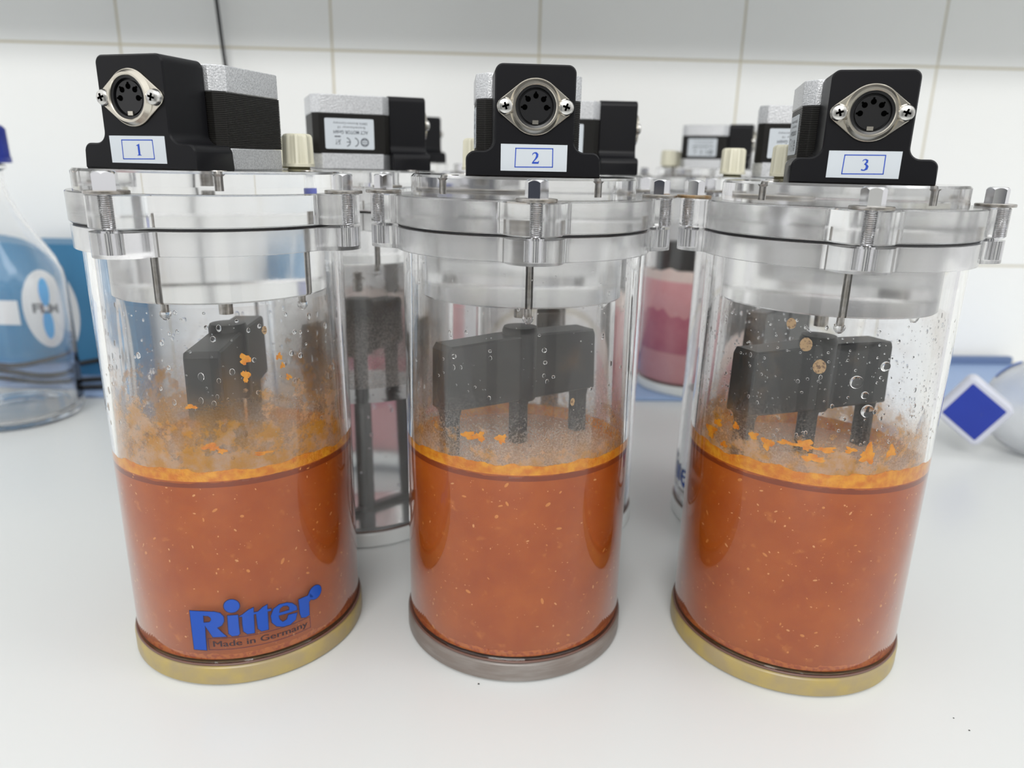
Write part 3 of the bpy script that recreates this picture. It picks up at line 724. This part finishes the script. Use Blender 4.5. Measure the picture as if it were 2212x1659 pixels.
# condensation beads, residue spots and flecks (parts of the vessels)
setp(obj('condensation_beads', drops_me('condensation_beads', 560, 105, 166, 1, 1.2), v1), kind='stuff')
setp(obj('condensation_beads', drops_me('condensation_beads', 300, 100, 185, 2, .8), v2), kind='stuff')
setp(obj('condensation_beads', drops_me('condensation_beads', 1100, 116, 166, 3, .75), v3), kind='stuff')
bead = drops_me('condensation_beads', 500, 30, 166, 4, 1.3)
for v in (v4, v6): setp(obj('condensation_beads', bead, v), kind='stuff')
for v, L_ in ((v1, [(23.4, 146, 1.9, 2.1), (23.2, 139.3, 1.4, 2.4), (36.6, 145.5, 1.2, 1.3), (37.7, 141.6, 1.0, 1.0), (40, 136.3, 1.3, 1.2), (2.3, 128, 2.4, .9), (8, 111, 3, 1.6), (12, 109, 1.8, 1.1), (27, 106, 3.5, .8)]),
              (v2, [(-20.9, 114.6, 3.2, 1.7), (-16, 114.8, 2.4, 2), (-7.2, 114.8, 2.2, 1.9)]),
              (v3, [(-61.6, 110, 3.2, 3.0), (-57.5, 115, 2.4, 1.6), (-47.7, 116.7, 1.6, 1.4), (-39.3, 115, 2.0, 1.6), (-33, 113.3, 2.4, 2.4), (-26, 115.4, 3.4, .9), (-19, 115.7, 3.4, 2.0), (-15.5, 110.6, 4.0, 1.6), (-11, 114.8, 3.6, 1.2), (-2, 115.4, 2.2, 1.2), (5, 113.5, 2.9, 3.7), (14.9, 114.6, 2.2, 2.2), (-53, 106.5, 2, 1.2)])):
    for i, (s, z, rx, rz) in enumerate(L_): obj('residue_fleck', blob_me('residue_fleck', s, z, rx, rz, 'residue_yellow', seed=i + int(s * 10)), v)
for s, z, r in ((-17.8, 148.5, 2.4), (-23.6, 156.7, 2.3), (-29.9, 164.2, 1.8)): setp(obj('residue_spot', blob_me('residue_spot', s, z, r, r * 1.2, 'residue_tan', jag=.04, seed=9), v3), 'round tan spot of dried slurry')
for v, s, z in ((v1, 31.5, 157, ), (v2, 21.6, 129.8)): obj('residue_spot', blob_me('residue_spot', s, z, 1.0, 1.7, 'residue_tan', jag=.05, seed=5), v)
for v, L_ in ((v3, [(-3.9, 143.5, 2.6), (1.9, 131.9, 2.6), (-.1, 138.4, 1.5), (6, 150, 2.0)]), (v2, [(-27.6, 147, 1.0), (9, 152, 1.0), (9.5, 147, .8), (-12, 151, .7), (13, 141, .7)])):
    for s, z, r in L_: obj('water_bead', blob_me('water_bead', s, z, r, r, 'droplet_water', jag=.02, th=.7, seed=2, n=24), v)

# contents: things of their own
SG = 'orange slurry fillings of the three front vessels'
for (pos, seed, word, lv, zt, amp) in ((J1, 11, 'filling of vessel 1, above whose logo it stands', LEVEL - 1.5, LEVEL + 3.2, 2.0), (J2, 12, 'filling of vessel 2, level with a thin yellow crust', LEVEL + 1.5, LEVEL + 6.0, 1.5), (J3, 13, 'filling of vessel 3, under a broad patchy yellow crust', LEVEL + 1.5, LEVEL + 7.5, 1.9)):
    me = slurry_me(lv, 'slurry_orange', 'slurry_top'); o = obj('orange_slurry', me, None, (*pos, 0))
    setp(o, 'opaque orange slurry, the ' + word, 'slurry', SG)
    obj('crust_ring', ring_me('crust_ring', lv - .6, zt, amp, seed), o)
    obj('dark_line', ring_me('dark_line', lv - 2.4, lv - .5, .5, seed + 3, 'crust_shade', rad=RI + .06, th=.3), o)  # shadow line beneath the crust, painted in as a dark red-brown ring
    obj('sediment_band', ring_me('sediment_band', HB + 2.1, HB + 4.6, .8, seed + 5, 'sediment', rad=RI + .08, th=.3), o)
    setp(obj('seed_flecks', seeds_me(380, seed, rmax=.46), o), kind='stuff'); setp(obj('seed_flecks', seeds_me(260, seed + 40, 'seed_orange', .8), o), kind='stuff')
water_c = slurry_me(90, 'cloudy_water', 'cloudy_water', rad=RI - .25, wave=.6)
water = slurry_me(88, 'clear_water', 'clear_water', rad=RI - .25, wave=.2)
for pos, wd in ((J4, 'vessel behind the gap between vessels 1 and 2'), (J5, 'vessel hidden behind vessel 2'), (J6, 'vessel behind vessel 3')):
    setp(obj('clear_liquid', water_c if pos == J4 else water, None, (*pos, 0)), 'colourless watery liquid in the ' + wd, 'liquid')
for pos, wd in ((P1, 'far vessel behind vessels 1 and 2'), (P2, 'far vessel on the blue mat')):
    o = setp(obj('pink_slurry', slurry_me(112, 'slurry_pink', 'foam_pink'), None, (pos[0], pos[1], 4.5)), 'pink slurry under pale foam in the ' + wd, 'slurry')
    obj('foam_ring', ring_me('foam_ring', 100, 122, 2.5, 5, 'foam_pink', th=2), o); obj('dark_layer', ring_me('dark_layer', 42, 84, 9, 8, 'slurry_pink_dark', rad=RI + .2, th=1), o)
for v in (v7, v8): v.location.z = 4.55 * S

# ------------------------------------------------------------------ glass bottle at the left edge
bt = empty('glass_bottle', (-438, 611, 0), 0, label='large clear glass laboratory bottle with a blue screw cap at the left edge', cat='bottle')
outp = [(0, 3.5), (30, 2.5), (44, .2), (49, .6), (52, 5), (52.6, 12), (52.6, 118), (51.5, 127), (47, 138), (38, 153), (28, 171), (21.5, 188), (19, 200), (19, 208), (22.5, 210), (22.5, 213), (19, 214), (19, 232)]
inn = [(16.4, 232), (16.4, 200), (19, 187), (25.5, 170), (35.5, 152), (44.5, 136), (49, 126), (50, 117), (50, 12), (48, 6.5), (40, 5), (0, 6)]
obj('glass_body', lathe('glass_body', outp + inn, 'bottle_glass', 96, smooth=60), bt)
bm = bmesh.new(); n = 120; rings = []
for z, r0, am in ((214.5, 27.2, 0), (219, 27.2, 0), (219.5, 26, .6), (241, 25.6, .6), (243.5, 24, 0), (243.6, 15, 0)):
    rings.append([bm.verts.new(((r0 + am * math.cos(40 * 2 * PI * i / n)) * math.cos(2 * PI * i / n), (r0 + am * math.cos(40 * 2 * PI * i / n)) * math.sin(2 * PI * i / n), z)) for i in range(n)])
for a_, b_ in zip(rings[:-1], rings[1:]):
    for i in range(n): bm.faces.new((a_[i], a_[(i + 1) % n], b_[(i + 1) % n], b_[i]))
bm.faces.new(rings[-1]); obj('screw_cap', to_mesh('screw_cap', bm, 'cap_blue', 40), bt)

# blue carton behind the bottle
cb = empty('blue_carton', wv(-520, 62, 4.6), YAW - .03, label='blue carton with a white oval badge standing behind the glass bottle', cat='box')
bm = bmesh.new(); box_bm(bm, -130, 92, -28, 28, 0, 133); obj('carton', to_mesh('carton', bm, 'box_blue'), cb)
def on_box(name, fn, mats): bm = bmesh.new(); fn(bm); return obj(name, to_mesh(name, bm, mats), cb)
fb = lambda d: (lambda x, z: (x, -28 - d, z))
def badge(bm):
    prism_bm(bm, [(52 + 27 * math.cos(2 * PI * i / 48), 66 + 46 * math.sin(2 * PI * i / 48)) for i in range(48)], .05, .5, xf=lambda x, y, z: (x, -28 - z, y))
    for t0_, t1_ in ((68, 102), (30, 64)):
        flat_bm(bm, [[(52 + 6.5 * math.cos(2 * PI * i / 24), (t0_ + t1_) / 2 + (t1_ - t0_) / 2 * math.sin(2 * PI * i / 24)) for i in range(24)]], mi=1, xf=fb(.6))
    add_text(bm, 'FLM', 35, 61, 10, fb(.7), 2, width=34, bold=.04)
on_box('badge', badge, ['box_white', 'box_cyan', 'grey_ink'])
def lab(bm):
    prism_bm(bm, [(-126, 46), (20, 46), (20, 74), (-126, 74)], .05, .4, xf=lambda x, y, z: (x, -28 - z, y))
    prism_bm(bm, [(-120, 2), (-22, 2), (-30, 36), (-120, 36)], .05, .4, xf=lambda x, y, z: (x, -28 - z, y))
    add_text(bm, 'x 1000', -60, 80, 8, fb(.5), 0); add_text(bm, 'sterile', -60, 96, 10, fb(.5), 0)
    for i in range(3): flat_bm(bm, [[(-100, 10 + 8 * i), (-40, 10 + 8 * i), (-40, 12 + 8 * i), (-100, 12 + 8 * i)]], mi=1, xf=fb(.5))
    flat_bm(bm, [[(-90, 54), (-20, 54), (-20, 66), (-90, 66)]], mi=1, xf=fb(.5))
on_box('printed_panel', lab, ['box_white', 'sticker'])

# cables
def cable(pts, r, label, grp=None):
    bm = bmesh.new(); tube_bm(bm, spline(pts, 10), r, 10); return setp(obj('cable', to_mesh('cable', bm, 'cable_black', 60)), label, 'cable', grp)
cable([wv(-312, 16, 560), wv(-308, 14, 430), wv(-305, 12, 375), wv(-302, 12, 318), wv(-296, 14, 250), wv(-285, 16, 150), wv(-280, 22, 60), wv(-284, 34, 17), wv(-300, 60, 8), wv(-330, 78, 7.2)], 1.9, 'thin black cable hanging down the tiled wall behind vessel 1')
cable([wv(-560, 96, 7.3), wv(-510, 106, 7.3), wv(-465, 98, 14), wv(-420, 104, 24), wv(-380, 92, 26), wv(-345, 100, 12), wv(-330, 110, 7.3)], 2.6, 'black cable arching over the blue mat in front of the carton')
cable([wv(-600, 128, 7.3), wv(-520, 120, 7.3), wv(-460, 132, 8), wv(-410, 124, 9.5), wv(-360, 134, 8), wv(-320, 128, 7.3)], 2.6, 'black cable lying in waves near the front of the blue mat')
cable([wv(-590, 143, 7.0), wv(-500, 140, 7.0), wv(-455, 147, 7.0), wv(-400, 141, 7.0), wv(-350, 146, 7.0)], 2.3, 'black cable lying along the front edge of the blue mat')

# ------------------------------------------------------------------ flask lying on its side, right edge
fl = empty('lying_flask', (430, 566, 0), 0, label='clear plastic flask lying on its side with a square blue-faced stopper', cat='flask')
ax = (Vector((366, 556, 40)) - Vector((430, 566, 40))).normalized()
def along(prof, mat, name, n=64):
    bm = bmesh.new(); a = ax.orthogonal().normalized(); b_ = ax.cross(a); c0 = Vector((0, 0, 40.1)); rings = []
    for r, d in prof: rings.append([bm.verts.new(c0 + ax * d + a * (r * math.cos(2 * PI * i / n)) + b_ * (r * math.sin(2 * PI * i / n))) for i in range(n)] if r else [bm.verts.new(c0 + ax * d)])
    for p, q in zip(rings[:-1], rings[1:]):
        for i in range(n):
            j = (i + 1) % n
            if len(p) == 1: bm.faces.new((p[0], q[j], q[i]))
            elif len(q) == 1: bm.faces.new((p[i], p[j], q[0]))
            else: bm.faces.new((p[i], p[j], q[j], q[i]))
    return obj(name, to_mesh(name, bm, mat, 60), fl)
outp = [(0, -40)] + [(40 * math.cos(t), 40 * math.sin(t)) for t in [math.radians(-75 + k * 9) for k in range(16)]] + [(15, 38.5), (12, 42), (11, 46), (11, 62)]
inn = [(9.5, 62), (9.5, 46), (10.5, 41), (14, 37)] + [(38.5 * math.cos(t), 38.5 * math.sin(t)) for t in [math.radians(60 - k * 9) for k in range(16)]] + [(0, -38.5)]
along(outp + inn, 'flask_plastic', 'flask_body')
bm = bmesh.new(); vw = Vector((-.6, -.8, .2)).normalized(); rx = Vector((.8, -.6, 0)); ux = rx.cross(vw) * -1; ux = ux if ux.z > 0 else -ux
g = [[(rx * math.cos(math.radians(118 + 4 * i)) + ux * math.sin(math.radians(118 + 4 * i))) * math.cos(b_) + vw * math.sin(b_) for b_ in (.10, .18, .26)] for i in range(9)]
for rr_ in (40.05, 40.5):
    vs = [[bm.verts.new(Vector((0, 0, 40.1)) + q * rr_) for q in row] for row in g]
    for a_, b_ in zip(vs[:-1], vs[1:]):
        for i in range(2): bm.faces.new((a_[i], a_[i + 1], b_[i + 1], b_[i]))
obj('blue_stripe', to_mesh('blue_stripe', bm, 'stripe_blue'), fl)
# stopper: rounded translucent square, blue face towards the viewer
XA = Vector((.85, -.5, 0)).normalized(); NA = XA.cross(Vector((0, 0, 1))); M3 = Matrix.Rotation(math.radians(11), 3, NA) @ Matrix((XA, Vector((0, 0, 1)), NA)).transposed()
so_c = Vector((366, 549, 41)) - Vector((430, 566, 0))
def sq(h, r, d0, d1, name, mat, cham=.5, par=None):
    bm = bmesh.new(); out = fillet_poly([(0, -h * 1.4142), (h * 1.4142, 0), (0, h * 1.4142), (-h * 1.4142, 0)], r, 6)
    prism_bm(bm, out, d0, d1, cham=cham, xf=lambda x, y, z: tuple(so_c + M3 @ Vector((x * .93, y, z)))); return obj(name, to_mesh(name, bm, mat, 40), fl)
sq(21.3, 6, -16, 0, 'stopper', 'stopper_white', 1.5); sq(16.6, 1.0, .05, .6, 'stopper_face', 'stopper_blue', .2)

# grey pouch at the right frame edge and small specks on the worktop
for (x_, y_, r_) in ((190.5, 257, .32), (193, 250, .35), (-12, 272, .5), (330, 396, .9), (-372, 395, .6)):
    bm = bmesh.new(); bmesh.ops.create_icosphere(bm, subdivisions=1, radius=r_)
    for v in bm.verts: v.co.z *= .5; v.co.x *= R.uniform(.8, 1.4)
    nm = {190.5: 'dark crumb just right of vessel 3 base', 193: 'tiny dark crumb nearest the front, right of vessel 3', -12: 'dark crumb at the foot of vessel 2', 330: 'dark crumb alone on the right of the worktop', -372: 'faint crumb alone on the left of the worktop'}[x_]
    setp(obj('crumb', to_mesh('crumb', bm, 'dust', 60), None, (x_, y_, r_ * .45)), nm, 'crumb', 'crumbs on the worktop')
